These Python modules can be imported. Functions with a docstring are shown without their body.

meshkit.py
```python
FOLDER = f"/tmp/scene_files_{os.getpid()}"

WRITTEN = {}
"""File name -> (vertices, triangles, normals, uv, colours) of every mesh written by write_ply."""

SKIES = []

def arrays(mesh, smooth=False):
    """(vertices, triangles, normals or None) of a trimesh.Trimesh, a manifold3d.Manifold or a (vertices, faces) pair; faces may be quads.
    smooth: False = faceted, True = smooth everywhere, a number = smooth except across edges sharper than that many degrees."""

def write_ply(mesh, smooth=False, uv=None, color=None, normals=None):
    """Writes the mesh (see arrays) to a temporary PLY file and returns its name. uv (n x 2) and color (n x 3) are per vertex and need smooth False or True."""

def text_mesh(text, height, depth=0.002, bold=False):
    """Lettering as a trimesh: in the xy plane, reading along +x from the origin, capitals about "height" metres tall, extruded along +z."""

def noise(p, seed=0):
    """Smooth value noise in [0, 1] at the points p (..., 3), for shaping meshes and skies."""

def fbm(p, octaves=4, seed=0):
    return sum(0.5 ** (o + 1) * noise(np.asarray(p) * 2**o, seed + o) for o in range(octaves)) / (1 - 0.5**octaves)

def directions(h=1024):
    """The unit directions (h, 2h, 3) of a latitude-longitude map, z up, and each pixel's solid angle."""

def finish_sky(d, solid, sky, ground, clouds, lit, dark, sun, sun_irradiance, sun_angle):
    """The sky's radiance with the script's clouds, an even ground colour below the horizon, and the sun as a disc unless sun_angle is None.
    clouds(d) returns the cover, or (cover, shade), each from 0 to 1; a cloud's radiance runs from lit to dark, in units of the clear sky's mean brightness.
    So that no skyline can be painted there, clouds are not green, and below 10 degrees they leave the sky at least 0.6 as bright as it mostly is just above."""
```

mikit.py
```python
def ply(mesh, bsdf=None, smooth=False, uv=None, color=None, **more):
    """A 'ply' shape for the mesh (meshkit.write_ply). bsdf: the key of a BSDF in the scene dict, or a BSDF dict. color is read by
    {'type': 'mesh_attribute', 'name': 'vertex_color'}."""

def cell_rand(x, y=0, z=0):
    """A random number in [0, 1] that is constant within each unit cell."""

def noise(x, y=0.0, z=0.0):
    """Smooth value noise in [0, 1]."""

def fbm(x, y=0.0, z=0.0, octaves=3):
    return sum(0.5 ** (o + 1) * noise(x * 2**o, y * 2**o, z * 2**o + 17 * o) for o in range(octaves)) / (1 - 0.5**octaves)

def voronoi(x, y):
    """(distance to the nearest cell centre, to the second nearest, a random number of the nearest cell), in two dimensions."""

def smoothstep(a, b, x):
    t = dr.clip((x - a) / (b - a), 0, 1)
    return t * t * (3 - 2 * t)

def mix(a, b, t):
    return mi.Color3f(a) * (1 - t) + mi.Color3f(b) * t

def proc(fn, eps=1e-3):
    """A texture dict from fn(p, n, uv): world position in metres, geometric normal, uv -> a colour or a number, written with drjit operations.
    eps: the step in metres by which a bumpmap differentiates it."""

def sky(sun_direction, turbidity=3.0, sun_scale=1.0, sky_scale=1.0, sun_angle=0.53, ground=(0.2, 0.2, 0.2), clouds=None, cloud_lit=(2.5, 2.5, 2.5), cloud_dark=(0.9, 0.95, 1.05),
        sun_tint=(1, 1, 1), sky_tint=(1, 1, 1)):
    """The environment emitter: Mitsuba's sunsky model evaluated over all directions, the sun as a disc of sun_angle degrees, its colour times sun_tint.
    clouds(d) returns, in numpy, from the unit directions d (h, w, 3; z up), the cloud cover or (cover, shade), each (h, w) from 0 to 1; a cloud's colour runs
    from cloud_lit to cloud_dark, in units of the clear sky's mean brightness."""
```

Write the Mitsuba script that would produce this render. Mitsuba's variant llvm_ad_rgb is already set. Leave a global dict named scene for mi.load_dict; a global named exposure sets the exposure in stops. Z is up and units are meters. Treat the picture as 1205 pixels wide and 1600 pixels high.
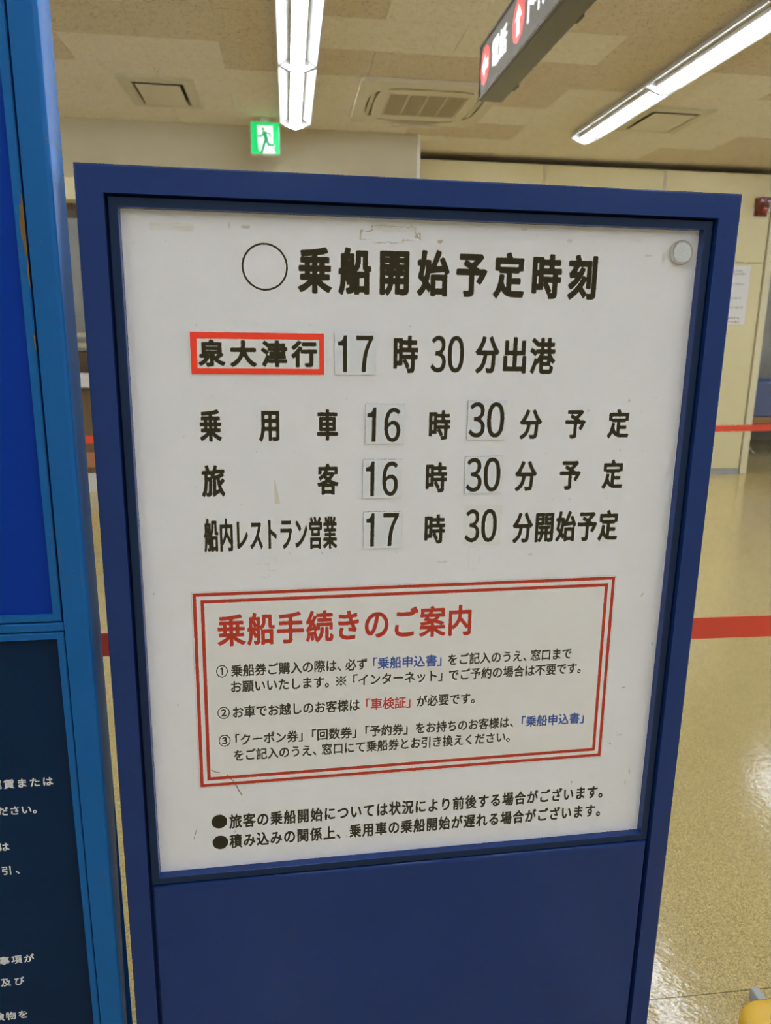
import math, glob, functools
import numpy as np, trimesh, mitsuba as mi, drjit as dr, mikit, meshkit
from trimesh import transformations as tf
from shapely.geometry import Polygon, MultiPolygon, Point, box as sbox
from shapely import affinity, union_all
from PIL import Image, ImageDraw, ImageFont

T = mi.ScalarTransform4f
scene, labels = {}, {}

# ------------------------------------------------------------------ camera, lights, exposure
EYE, CEIL = 1.345, 2.935
YAW, PITCH, ROLL, FOCAL = 0.1293, 0.2311, -0.0155, 1176.88
exposure = 0.15
TUBE = (19.6, 21.7, 26.0)               # radiance of the opal lamp covers
GREEN, LIT_WHITE, LIT_RED = (0.002, 0.50, 0.10), (0.80, 0.86, 0.88), (0.50, 0.075, 0.06)


def camera_axes():
    w = np.array([math.sin(YAW) * math.cos(PITCH), math.cos(YAW) * math.cos(PITCH), -math.sin(PITCH)])
    r = np.array([math.cos(YAW), -math.sin(YAW), 0.0])
    d = np.cross(w, r)
    c, s = math.cos(ROLL), math.sin(ROLL)
    return c * r + s * d, -s * r + c * d, w


_r, _d, _w = camera_axes()
_m = np.eye(4)
_m[:3, 0], _m[:3, 1], _m[:3, 2], _m[:3, 3] = -_r, -_d, _w, (0, 0, EYE)
scene['camera'] = {'type': 'thinlens', 'fov': math.degrees(2 * math.atan(602.5 / FOCAL)), 'fov_axis': 'x', 'aperture_radius': 0.0013,
                   'focus_distance': 0.86, 'near_clip': 0.02, 'far_clip': 100.0, 'to_world': T(_m.tolist())}
# rows of strip lights: (x, far end y, number of 1.29 m modules)
LIGHT_ROWS = [(0.08, 6.28, 8), (2.365, 6.28, 8), (4.65, 6.28, 8), (-2.205, 6.28, 8), (6.935, 6.28, 6), (7.3, 9.0, 2), (-3.3, 8.3, 1), (-1.9, 8.3, 1)]  # rows behind the partition and in the service room are unseen, added for brightness


# ------------------------------------------------------------------ materials
def rgb(*c):
    return {'type': 'rgb', 'value': list(c)}


def paint(key, c, rough=0.4, spec=0.5, metallic=0.0, **k):
    base = c if isinstance(c, dict) else rgb(*c)
    scene[key] = {'type': 'twosided', 'bsdf': {'type': 'principled', 'base_color': base, 'roughness': rough, 'specular': spec, 'metallic': metallic, **k}}


def matte(key, c):
    scene[key] = {'type': 'twosided', 'bsdf': {'type': 'diffuse', 'reflectance': c if isinstance(c, dict) else rgb(*c)}}


N, FB, SS, MIX = mikit.noise, mikit.fbm, mikit.smoothstep, mikit.mix


def floor_fn(p, n, uv):
    a = N(p.x * 640, p.y * 640, 3.0)
    b = FB(p.x * 330, p.y * 330, 9.0)
    c = FB(p.x * 1.7, p.y * 1.7, 4.0)
    col = MIX((0.275, 0.203, 0.068), (0.60, 0.485, 0.215), SS(0.2, 0.85, 0.62 * a + 0.38 * b))
    return col * (0.93 + 0.14 * c)


def floor_bump(p, n, uv):
    return FB(p.x * 45, p.y * 45, 1.0) + 0.35 * N(p.x * 240, p.y * 240, 2.0)


def fissured(light, dark):
    def fn(p, n, uv):
        f = N(p.x * 55 + 7 * N(p.x * 9, p.y * 9, 1.0), p.y * 190, 5.0) * N(p.x * 160, p.y * 160, 8.0)
        g = FB(p.x * 60, p.y * 60, 2.0)
        return MIX(light, dark, SS(0.42, 0.62, f)) * (0.93 + 0.14 * g)
    return fn


def concrete_fn(p, n, uv):
    return MIX((0.42, 0.40, 0.34), (0.56, 0.54, 0.47), FB(p.x * 3 + p.y, p.z * 3, 2.0, octaves=5))


def wall_fn(p, n, uv):
    return MIX((0.50, 0.44, 0.285), (0.575, 0.51, 0.34), FB(p.x * 2.2 + p.y, p.z * 2.2, 2.0, octaves=5))


def rect_mask(u, v, u0, u1, v0, v1, e=0.001):
    return SS(u0 - e, u0 + e, u) * SS(u1 + e, u1 - e, u) * SS(v0 - e, v0 + e, v) * SS(v1 + e, v1 - e, v)


def board_fn(p, n, uv):
    u, v = uv.x * 1000.0, uv.y * 1000.0         # millimetres from the sign's top middle
    base = MIX((0.805, 0.805, 0.81), (0.84, 0.84, 0.845), FB(u * 0.012, v * 0.012, 3.0))
    j = FB(u * 0.25, v * 0.35, 1.0)
    # residue of a strip of adhesive tape, top left
    m = rect_mask(u + 2 * (j - 0.5), v + 2 * (j - 0.5), -276, -234, -56, -48.5, 1.4) * (0.45 + 0.55 * SS(0.35, 0.65, FB(u * 0.12, v * 0.4, 5.0)))
    base = MIX(base, (0.66, 0.61, 0.46), 0.5 * m)
    # browned outlines of two strips of old tape above the heading
    du, dv = u + 1.6 * (j - 0.5), v + 3.2 * (j - 0.5)
    whole, inner = 0.0, 0.0
    for (a, b, c, d) in ((-58, -11, -55.0, -43.5), (-69, -6.5, -57.5, -49.0), (-57, -24, -60.5, -52)):
        whole = dr.maximum(whole, rect_mask(du, dv, a, b, c, d, 0.35))
        inner = dr.maximum(inner, rect_mask(du, dv, a + 1.5, b - 1.5, c + 0.9, d - 0.9, 0.5))
    ring = dr.maximum(whole - inner, 0.0) * SS(0.25, 0.6, FB(u * 0.22, v * 0.3, 6.0))
    ends = rect_mask(du, dv, -12.5, -6.5, -57.5, -49.0, 0.8) * SS(0.5, 0.62, FB(u * 0.5, v * 0.5, 16.0))
    ring = dr.maximum(ring, ends)
    base = MIX(base, (0.34, 0.27, 0.14), 0.75 * ring)
    fill = rect_mask(du, dv, -58, -11, -49.5, -43.5, 0.8) * (0.4 + 0.6 * SS(0.3, 0.6, FB(u * 0.12, v * 0.4, 8.0)))
    base = MIX(base, (0.64, 0.59, 0.45), 0.6 * fill)
    # small stains
    for (a, b, ra, rb, s) in ((14.5, -57, 3.2, 1.8, 0.75), (-199, -49, 1.2, 4, 0.35), (-184, -50, 5, 2.4, 0.5), (104, -42.5, 3.5, 1.2, 0.3), (27.5, -404, 6.5, 1.4, 0.45), (133, -398, 3.0, 1.2, 0.35),
                             (155, -52, 3.5, 1.8, 0.3), (246, -64, 5, 1.6, 0.35), (264, -66, 2.2, 6, 0.3)):
        q = dr.square((u - a + 3 * (j - 0.5)) / ra) + dr.square((v - b + 3 * (j - 0.5)) / rb)
        base = MIX(base, (0.36, 0.29, 0.17), s * SS(1.3, 0.3, q))
    # curl of yellowed glue between two rows
    q = (u + 160.0 + 0.10 * (v + 304)) / dr.maximum(0.6, 0.5 + 0.11 * (-304 - v))
    base = MIX(base, (0.60, 0.54, 0.36), 0.6 * SS(1.1, 0.6, dr.abs(q)) * SS(-333, -331, v) * SS(-304, -307, v))
    # pencil-thin outlines left by earlier plates
    for (a, b, c, d) in ((-185, -168, -416, -399), (59, 72, -414, -386), (-177, -160, -408, -393)):
        r = rect_mask(u, v, a, b, c, d, 0.25) - rect_mask(u, v, a + 0.5, b - 0.5, c + 0.5, d - 0.5, 0.25)
        base = MIX(base, (0.5, 0.49, 0.46), 0.5 * dr.maximum(r, 0.0) * SS(0.35, 0.6, FB(u * 0.2, v * 0.2, 12.0)))
    # specks
    cu, cv = u / 19.0, v / 19.0
    fu, fv = dr.floor(cu), dr.floor(cv)
    px, py = 0.2 + 0.6 * mikit.cell_rand(fu, fv, 1), 0.2 + 0.6 * mikit.cell_rand(fu, fv, 2)
    rr = 0.012 + 0.045 * dr.square(mikit.cell_rand(fu, fv, 4))
    sp = SS(1.0, 0.5, dr.sqrt(dr.square(cu - fu - px) + dr.square((cv - fv - py) * 0.6)) / rr) * dr.select(mikit.cell_rand(fu, fv, 3) > 0.80, 1.0, 0.0)
    return MIX(base, (0.30, 0.28, 0.24), 0.6 * sp)


def brushed_fn(p, n, uv):
    return MIX((0.60, 0.62, 0.60), (0.80, 0.82, 0.80), FB(p.x * 900, p.z * 1500 + 200 * p.x, 1.0))


def navy_panel_fn(p, n, uv):
    return MIX((0.0055, 0.0225, 0.062), (0.0065, 0.0260, 0.070), FB(p.x * 9, p.z * 9, 1.0))


def sign_blue_fn(p, n, uv):
    s = SS(0.80, 0.86, N(p.x * 700, p.z * 700, 4.0)) * SS(0.74, 0.84, N(p.x * 31, p.z * 31, 7.0))
    return MIX(MIX((0.0105, 0.034, 0.143), (0.0122, 0.038, 0.160), FB(p.x * 14, p.z * 14, 1.0)), (0.10, 0.11, 0.15), 0.15 * s)


def blue_paint_fn(p, n, uv):
    s = SS(0.82, 0.88, N(p.x * 640, p.z * 640, 4.0)) * SS(0.76, 0.84, N(p.x * 33, p.z * 33, 7.0))
    return MIX(MIX((0.010, 0.112, 0.335), (0.012, 0.122, 0.36), FB(p.x * 14, p.z * 14, 1.0)), (0.12, 0.13, 0.14), 0.7 * s)


def wood_fn(p, n, uv):
    return MIX((0.12, 0.075, 0.035), (0.20, 0.13, 0.065), FB(p.x * 30, p.z * 2.5, 1.0))


def yellow_fn(p, n, uv):
    return MIX((0.62, 0.36, 0.022), (0.72, 0.45, 0.045), FB(p.x * 16, p.y * 16, 1.0, octaves=4))


paint('sign_blue', mikit.proc(sign_blue_fn), 0.25, 0.28)
paint('frame_navy', (0.011, 0.027, 0.068), 0.34, 0.16)
paint('sign_navy', (0.014, 0.027, 0.075), 0.38, 0.5)
paint('stand_blue', mikit.proc(blue_paint_fn), 0.45, 0.12)
paint('stand_panel', (0.0030, 0.037, 0.31), 0.34, 0.1)
paint('stand_navy', mikit.proc(navy_panel_fn), 0.28, 0.08)
paint('board_white', mikit.proc(board_fn), 0.42, 0.4)
matte('ink_black', (0.046, 0.039, 0.022))
matte('ink_red', (0.50, 0.060, 0.038))
matte('ink_blue', (0.045, 0.10, 0.34))
matte('ink_grey', (0.33, 0.32, 0.29))
paint('print_white', (0.70, 0.70, 0.70), 0.5)
paint('tape_red', (0.97, 0.050, 0.014), 0.35, 0.5)
paint('plate_white', (0.76, 0.785, 0.80), 0.35, 0.5)
paint('card_white', (0.78, 0.78, 0.755), 0.4, 0.5)
paint('notice_paper', (0.83, 0.82, 0.79), 0.16, 0.5)
paint('laminate_edge', (0.66, 0.65, 0.62), 0.2, 0.5)
matte('magnet_rubber', (0.06, 0.055, 0.05))
matte('scratch_grey', (0.22, 0.20, 0.16))
matte('chip_brown', (0.20, 0.12, 0.035))
paint('magnet_metal', mikit.proc(brushed_fn), 0.34, 0.5, 1.0)
paint('chrome', (0.62, 0.60, 0.54), 0.12, 0.5, 1.0)
scene['floor_vinyl'] = {'type': 'twosided', 'bsdf': {'type': 'bumpmap', 'arbitrary': {'type': 'proc', **{k: v for k, v in mikit.proc(floor_bump, 0.002).items() if k != 'type'}}, 'scale': 0.00038,
                        'bsdf': {'type': 'principled', 'base_color': mikit.proc(floor_fn), 'roughness': 0.12, 'specular': 0.6}}}
matte('joint_dark', (0.05, 0.04, 0.025))
matte('tile_lit_grain', mikit.proc(fissured((0.87, 0.80, 0.655), (0.64, 0.57, 0.44))))  # one kind of tile: light on differently turned grain is painted as two tones
matte('tile_shaded_grain', mikit.proc(fissured((0.735, 0.635, 0.475), (0.40, 0.33, 0.215))))
matte('ceiling_plain', (0.80, 0.78, 0.74))
matte('plenum', (0.45, 0.42, 0.36))
matte('duct_steel', (0.38, 0.38, 0.36))
matte('wall_paint', mikit.proc(wall_fn))
matte('wall_far', mikit.proc(concrete_fn))
matte('wall_plain', (0.50, 0.48, 0.42))
matte('wall_white', (0.82, 0.82, 0.80))
paint('cream_panel', (0.74, 0.665, 0.385), 0.45, 0.4)
paint('cream_trim', (0.74, 0.68, 0.46), 0.4, 0.4)
paint('grey_base', (0.36, 0.38, 0.38), 0.4, 0.4)
paint('white_enamel', (0.86, 0.86, 0.82), 0.35, 0.4)
paint('vent_cream', (0.60, 0.55, 0.40), 0.5, 0.4)
paint('vent_light', (0.66, 0.60, 0.45), 0.5, 0.4)
matte('partition_core', (0.42, 0.41, 0.37))
matte('grille_tan', (0.50, 0.44, 0.31))
paint('sign_box_dark', (0.070, 0.064, 0.050), 0.22, 0.5)
paint('sign_face', (0.21, 0.205, 0.185), 0.14, 0.5)
paint('belt_red', (0.74, 0.085, 0.045), 0.7, 0.3)
paint('post_steel', (0.55, 0.55, 0.55), 0.25, 0.5, 1.0)
paint('reflector_white', (0.60, 0.60, 0.56), 0.45, 0.3)
paint('exit_green', (0.004, 0.22, 0.07), 0.3, 0.4)
paint('sign_red', (0.50, 0.04, 0.03), 0.3, 0.4)
paint('alarm_red', (0.13, 0.020, 0.012), 0.1, 0.6)
paint('alarm_lens', (0.40, 0.05, 0.035), 0.08, 0.6)
paint('bench_blue', (0.13, 0.17, 0.30), 0.5, 0.4)
paint('bench_wood', (0.42, 0.22, 0.09), 0.45, 0.4)
paint('counter_wood', mikit.proc(wood_fn), 0.4, 0.4)
paint('counter_white', (0.72, 0.70, 0.64), 0.35, 0.4)
paint('yellow_plastic', mikit.proc(yellow_fn), 0.38, 0.5)
paint('steel_grey', (0.34, 0.36, 0.36), 0.4, 0.5)
paint('pale_blue', (0.55, 0.68, 0.80), 0.4, 0.4)
paint('orange_cloth', (0.45, 0.20, 0.09), 0.6, 0.3)


# ------------------------------------------------------------------ mesh helpers
def numbered(key):
    if key not in scene and key not in labels:
        return key
    i = 1
    while f'{key}_{i:03d}' in scene or f'{key}_{i:03d}' in labels:
        i += 1
    return f'{key}_{i:03d}'


def thing(name, label, category, group=None):
    key = numbered(name)
    labels[key] = {'label': label, 'category': category, **({'group': group} if group else {})}
    return key


def put(name, mesh, bsdf, parent=None, smooth=False, M=None, label=None, emit=None, uv=None, structure=False, category=None, group=None, stuff=False):
    if M is not None and not isinstance(mesh, dict):
        mesh = mesh.copy()
        mesh.apply_transform(M)
    key = numbered(f'{parent}__{name}' if parent else name)
    shape = dict(mesh) if isinstance(mesh, dict) else mikit.ply(mesh, bsdf, smooth=smooth, **({'uv': uv} if uv is not None else {}))
    if emit is not None:
        shape['emitter'] = {'type': 'area', 'radiance': rgb(*emit)}
    scene[key] = shape
    if label or structure or category or stuff:
        labels[key] = {k: v for k, v in (('label', label), ('category', category), ('group', group), ('kind', 'structure' if structure else 'stuff' if stuff else None)) if v}
    return key


def cat(*ms):
    return trimesh.util.concatenate([m for m in ms])


def bx(x0, x1, y0, y1, z0, z1, c=0.0):
    lo, hi = np.array([x0, y0, z0], float), np.array([x1, y1, z1], float)
    if c <= 0:
        m = trimesh.creation.box(hi - lo)
        m.apply_translation((lo + hi) / 2)
        return m
    pts = []
    for s in np.ndindex(2, 2, 2):
        q = np.where(np.array(s) == 1, hi, lo)
        d = np.where(np.array(s) == 1, -c, c)
        for k in range(3):
            e = q + d
            e[k] = q[k]
            pts.append(e)
    return trimesh.convex.convex_hull(np.array(pts))


def fix(m):
    trimesh.repair.fix_normals(m)
    return m


def frame(u0, u1, v0, v1, profile):
    """A mitred frame round the rectangle: profile is a closed polygon of (offset outward, w)."""
    prof = np.array(profile, float)
    k = len(prof)
    V, F = [], []
    for cu, cv, su, sv in ((u0, v0, -1, -1), (u1, v0, 1, -1), (u1, v1, 1, 1), (u0, v1, -1, 1)):
        for o, w in prof:
            V.append((cu + su * o, w, cv + sv * o))
    for i in range(4):
        for j in range(k):
            a, b, c, d = i * k + j, i * k + (j + 1) % k, ((i + 1) % 4) * k + (j + 1) % k, ((i + 1) % 4) * k + j
            F += [(a, b, c), (a, c, d)]
    return fix(trimesh.Trimesh(np.array(V), np.array(F), process=False))


def cyl(a, b, r, n=20):
    return trimesh.creation.cylinder(r, segment=[a, b], sections=n)


def tube(pts, r, n=10):
    return cat(*[cyl(pts[i], pts[i + 1], r, n) for i in range(len(pts) - 1)], *[trimesh.creation.icosphere(1, r).apply_translation(p) for p in pts[1:-1]])


def lathe(profile, n=32):
    return trimesh.creation.revolve(np.array(profile, float), sections=n)


UPRIGHT = np.array([[1, 0, 0, 0], [0, 0, -1, 0], [0, 1, 0, 0], [0, 0, 0, 1.0]])      # drawing (x, y, up) -> (u, -depth, v)


def flat(shape, w, t):
    """A drawing in (u, v), metres, as a sheet whose back lies at depth w and that is t thick towards the viewer."""
    ms = [trimesh.creation.extrude_polygon(g, t, engine='earcut') for g in getattr(shape, 'geoms', [shape]) if g.area > 1e-9]
    m = cat(*ms)
    m.apply_transform(UPRIGHT)
    m.apply_translation((0, w, 0))
    return m


def local(yaw, d, u0, z0, lean=0.0):
    S, n = np.array([math.cos(yaw), math.sin(yaw), 0]), np.array([-math.sin(yaw), math.cos(yaw), 0])
    M = np.eye(4)
    M[:3, 0], M[:3, 1], M[:3, 2], M[:3, 3] = S, n, (0, 0, 1), S * u0 + n * d + np.array([0, 0, z0])
    return M


# ------------------------------------------------------------------ lettering, drawn from outlines
CJK = glob.glob('/opt/blender-*/*/datafiles/fonts/Noto Sans CJK*')
INTER = glob.glob('/opt/blender-*/*/datafiles/fonts/Inter.woff2')
PXEM = 150


@functools.lru_cache(None)
def font(inter):
    return ImageFont.truetype((INTER if inter or not CJK else CJK)[0], PXEM)


@functools.lru_cache(None)
def glyph(ch, inter=False):
    """Outline of one character, em = 1, origin at the left of its cell on the baseline; and its advance."""
    if inter and ch == '1':
        return Polygon([(0.255, 0), (0.345, 0), (0.345, 0.727), (0.282, 0.727), (0.25, 0.655), (0.20, 0.615), (0.115, 0.600), (0.115, 0.535), (0.255, 0.535)]), 0.44
    f = font(False)
    x0, y0, x1, y1 = f.getbbox(ch, anchor='ls')
    im = Image.new('L', (x1 - x0 + 6, y1 - y0 + 6))
    ImageDraw.Draw(im).text((3 - x0, 3 - y0), ch, 255, f, anchor='ls')
    a = np.asarray(im, float) / 255.0 - 0.5
    H, W = a.shape
    nxt = {}
    A, B, C, D = a[:-1, :-1], a[:-1, 1:], a[1:, 1:], a[1:, :-1]
    code = (A > 0) * 1 + (B > 0) * 2 + (C > 0) * 4 + (D > 0) * 8
    E = {1: [(3, 0)], 2: [(0, 1)], 3: [(3, 1)], 4: [(1, 2)], 5: [(3, 0), (1, 2)], 6: [(0, 2)], 7: [(3, 2)], 8: [(2, 3)], 9: [(2, 0)], 10: [(0, 1), (2, 3)], 11: [(2, 1)], 12: [(1, 3)], 13: [(1, 0)], 14: [(0, 3)]}

    def edge(i, j, e):
        if e == 0:
            return ('h', i, j)
        if e == 2:
            return ('h', i + 1, j)
        return ('v', i, j + 1) if e == 1 else ('v', i, j)

    def point(k):
        t, i, j = k
        p, q = (a[i, j], a[i, j + 1]) if t == 'h' else (a[i, j], a[i + 1, j])
        s = p / (p - q)
        return (j + s, i) if t == 'h' else (j, i + s)

    for i, j in zip(*np.nonzero((code > 0) & (code < 15))):
        for s, e in E[int(code[i, j])]:
            nxt[edge(i, j, s)] = edge(i, j, e)
    shape = Polygon()
    while nxt:
        start, k = next(iter(nxt.items()))
        del nxt[start]
        ring = [start]
        while k != start and k in nxt:
            ring.append(k)
            k = nxt.pop(k)
        if len(ring) > 3:
            shape = shape.symmetric_difference(Polygon([point(q) for q in ring]).buffer(0))
    shape = affinity.affine_transform(shape.simplify(0.28), [1 / PXEM, 0, 0, -1 / PXEM, (x0 - 3 + 0.5) / PXEM, -(y0 - 3 + 0.5) / PXEM])
    return shape, f.getlength(ch) / PXEM


def word(text, inter=False, track=0.0):
    x, parts = 0.0, []
    for ch in text:
        g, adv = glyph(ch, inter)
        if not g.is_empty:
            parts.append(affinity.translate(g, x, 0))
        x += adv + track
    return union_all(parts), x


def fit(text, u0, u1, v0, v1, bold=0.0, inter=False, track=0.0, em=None, sharp=True):
    """Lettering in millimetres whose ink fills the box; with em, whose cell of that height is centred in v0..v1 instead."""
    g, _ = word(text, inter, track)
    a, b, c, d = g.bounds
    sx = (u1 - u0 - 2 * bold) / (c - a)
    if em is None:
        sy = (v1 - v0 - 2 * bold) / (d - b)
        oy = v0 + bold - b * sy
    else:
        sy = em
        oy = (v0 + v1) / 2 - 0.38 * em
    g = affinity.affine_transform(g, [sx, 0, 0, sy, u0 + bold - a * sx, oy])
    return g.buffer(bold, join_style=2 if sharp else 1, mitre_limit=2.0, quad_segs=3) if bold else g


def cells(text, centres, w, v0, v1, bold):
    """One character per centre, every cell w wide and as tall as the row."""
    out = []
    h = v1 - v0
    for ch, c in zip(text, centres):
        g, adv = glyph(ch)
        sx, sy = (w - 2 * bold) / 0.92, (h - 2 * bold) / 0.92
        g = affinity.affine_transform(g, [sx, 0, 0, sy, c - adv / 2 * sx, (v0 + v1) / 2 - 0.38 * sy])
        out.append(g.buffer(bold, join_style=2, mitre_limit=2.0))
    return out


def mm(g):
    return affinity.scale(g, 0.001, 0.001, origin=(0, 0))


# ------------------------------------------------------------------ the room
XL, XR, YF, YB, YP = -4.6, 9.0, -5.2, 6.58, 7.16
YE = 9.7                                           # far end of the space behind the partition
JOINTS = [-5.2, -2.403, -0.593, 1.217, 3.027, 4.837, 6.647, 8.457, 9.7]
put('floor', bx(XL, XR, YF, YE, -0.06, -0.004), 'joint_dark', structure=True, label='glossy speckled beige vinyl floor')
for y0, y1 in zip(JOINTS[:-1], JOINTS[1:]):
    put('sheet', bx(XL, XR, y0 + 0.0009, y1 - 0.0009, -0.004, 0.0), 'floor_vinyl', 'floor')

TY0, TDY, TDX = 5.266, 0.4545, 0.8865
ROW = {-3: 1, -2: 0, -1: 1, 0: 0, 1: 1, 2: 0, 3: 1, 4: 0, 5: 1, 6: 0, 7: 1, 8: 0, 9: 1}
# tile rows by index k: y from TY0 + k*TDY; the even rows are shifted by half a tile


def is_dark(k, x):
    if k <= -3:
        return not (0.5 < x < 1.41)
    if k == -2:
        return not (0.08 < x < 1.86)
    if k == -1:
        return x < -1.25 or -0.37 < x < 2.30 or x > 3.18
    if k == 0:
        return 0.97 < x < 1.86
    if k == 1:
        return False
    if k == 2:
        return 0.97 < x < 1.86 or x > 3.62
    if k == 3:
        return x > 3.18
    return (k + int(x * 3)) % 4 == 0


OPENINGS = [(-0.99, -0.66, 5.565, 6.045), (2.605, 2.965, 5.585, 6.045), (0.963 - 0.455, 0.963 + 0.455, 5.715 - 0.455, 5.715 + 0.455)]


def cut(m, dx=0.0, dy=0.0):
    """The mesh without the ceiling openings that it meets (dx, dy: where it will stand)."""
    b = m.bounds + np.array([dx, dy, 0])
    for x0, x1, y0, y1 in OPENINGS:
        if x0 < b[1][0] and x1 > b[0][0] and y0 < b[1][1] and y1 > b[0][1]:
            m = trimesh.boolean.difference([m, bx(x0 - dx, x1 - dx, y0 - dy, y1 - dy, m.bounds[0][2] - 1, m.bounds[1][2] + 1)], engine='manifold')
    return m


tile_cache = {}
for k in range(-4, 5):
    y0, y1 = TY0 + k * TDY, TY0 + (k + 1) * TDY
    off = 0.970 if k % 2 == 0 else 0.525
    i0 = math.floor((-2.7 - off) / TDX)
    x = off + i0 * TDX
    while x < 5.5:
        xa = 0.0007 if not (k >= 3 and x < 1.092) else 1.092 - x
        if xa < TDX - 0.05:
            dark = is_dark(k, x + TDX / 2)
            b = 'tile_shaded_grain' if dark else 'tile_lit_grain'
            tm = bx(xa, TDX - 0.0007, 0.0007, TDY - 0.0007, 0.0, 0.016, 0.0015)
            cm = cut(tm, x, y0)
            if len(cm.vertices):
                whole = cm is tm and xa < 0.001
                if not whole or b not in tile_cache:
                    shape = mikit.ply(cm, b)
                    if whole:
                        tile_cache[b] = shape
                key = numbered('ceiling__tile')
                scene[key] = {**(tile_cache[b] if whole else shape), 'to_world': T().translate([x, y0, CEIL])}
        x += TDX
put('ceiling', cut(bx(XL, XR, YF, YE, CEIL + 0.0162, CEIL + 0.10)), 'plenum', structure=True, label='beige ceiling of acoustic tiles, shading by grain direction painted light and dark')
for x0, x1, y0, y1 in OPENINGS:
    m_ = bx(x0 - 0.004, x1 + 0.004, y0 - 0.004, y1 + 0.004, CEIL + 0.0165, CEIL + 0.36)
    put('duct', trimesh.boolean.difference([m_, bx(x0, x1, y0, y1, CEIL - 0.1, CEIL + 0.352)], engine='manifold'), 'duct_steel', 'ceiling', label='grey duct above an opening')
ya, yb = TY0 - 4 * TDY, TY0 + 5 * TDY
put('plain_area', cat(bx(XL, XR, YF, ya - 0.001, CEIL, CEIL + 0.016), bx(XL, 1.075, TY0 + 3 * TDY + 0.001, YE, CEIL, CEIL + 0.016), bx(1.095, XR, yb + 0.001, YE, CEIL, CEIL + 0.016),
    bx(XL, -2.72, ya, TY0 + 3 * TDY, CEIL, CEIL + 0.016), bx(6.4, XR, ya, yb, CEIL, CEIL + 0.016)), 'ceiling_plain', 'ceiling')

put('wall_left', bx(XL - 0.1, XL, YF, YE, 0, CEIL), 'wall_plain', structure=True, label='plain beige side wall')
put('wall_right', bx(XR, XR + 0.1, YF, YE, 0, CEIL), 'wall_white', structure=True, label='plain white side wall')
put('wall_front', bx(XL, XR, YF - 0.1, YF, 0, CEIL), 'wall_white', structure=True, label='plain white wall opposite the signs')
put('wall_far', bx(XL, XR, YE, YE + 0.1, 0, CEIL), 'wall_far', structure=True, label='grey concrete wall behind the benches')
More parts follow.
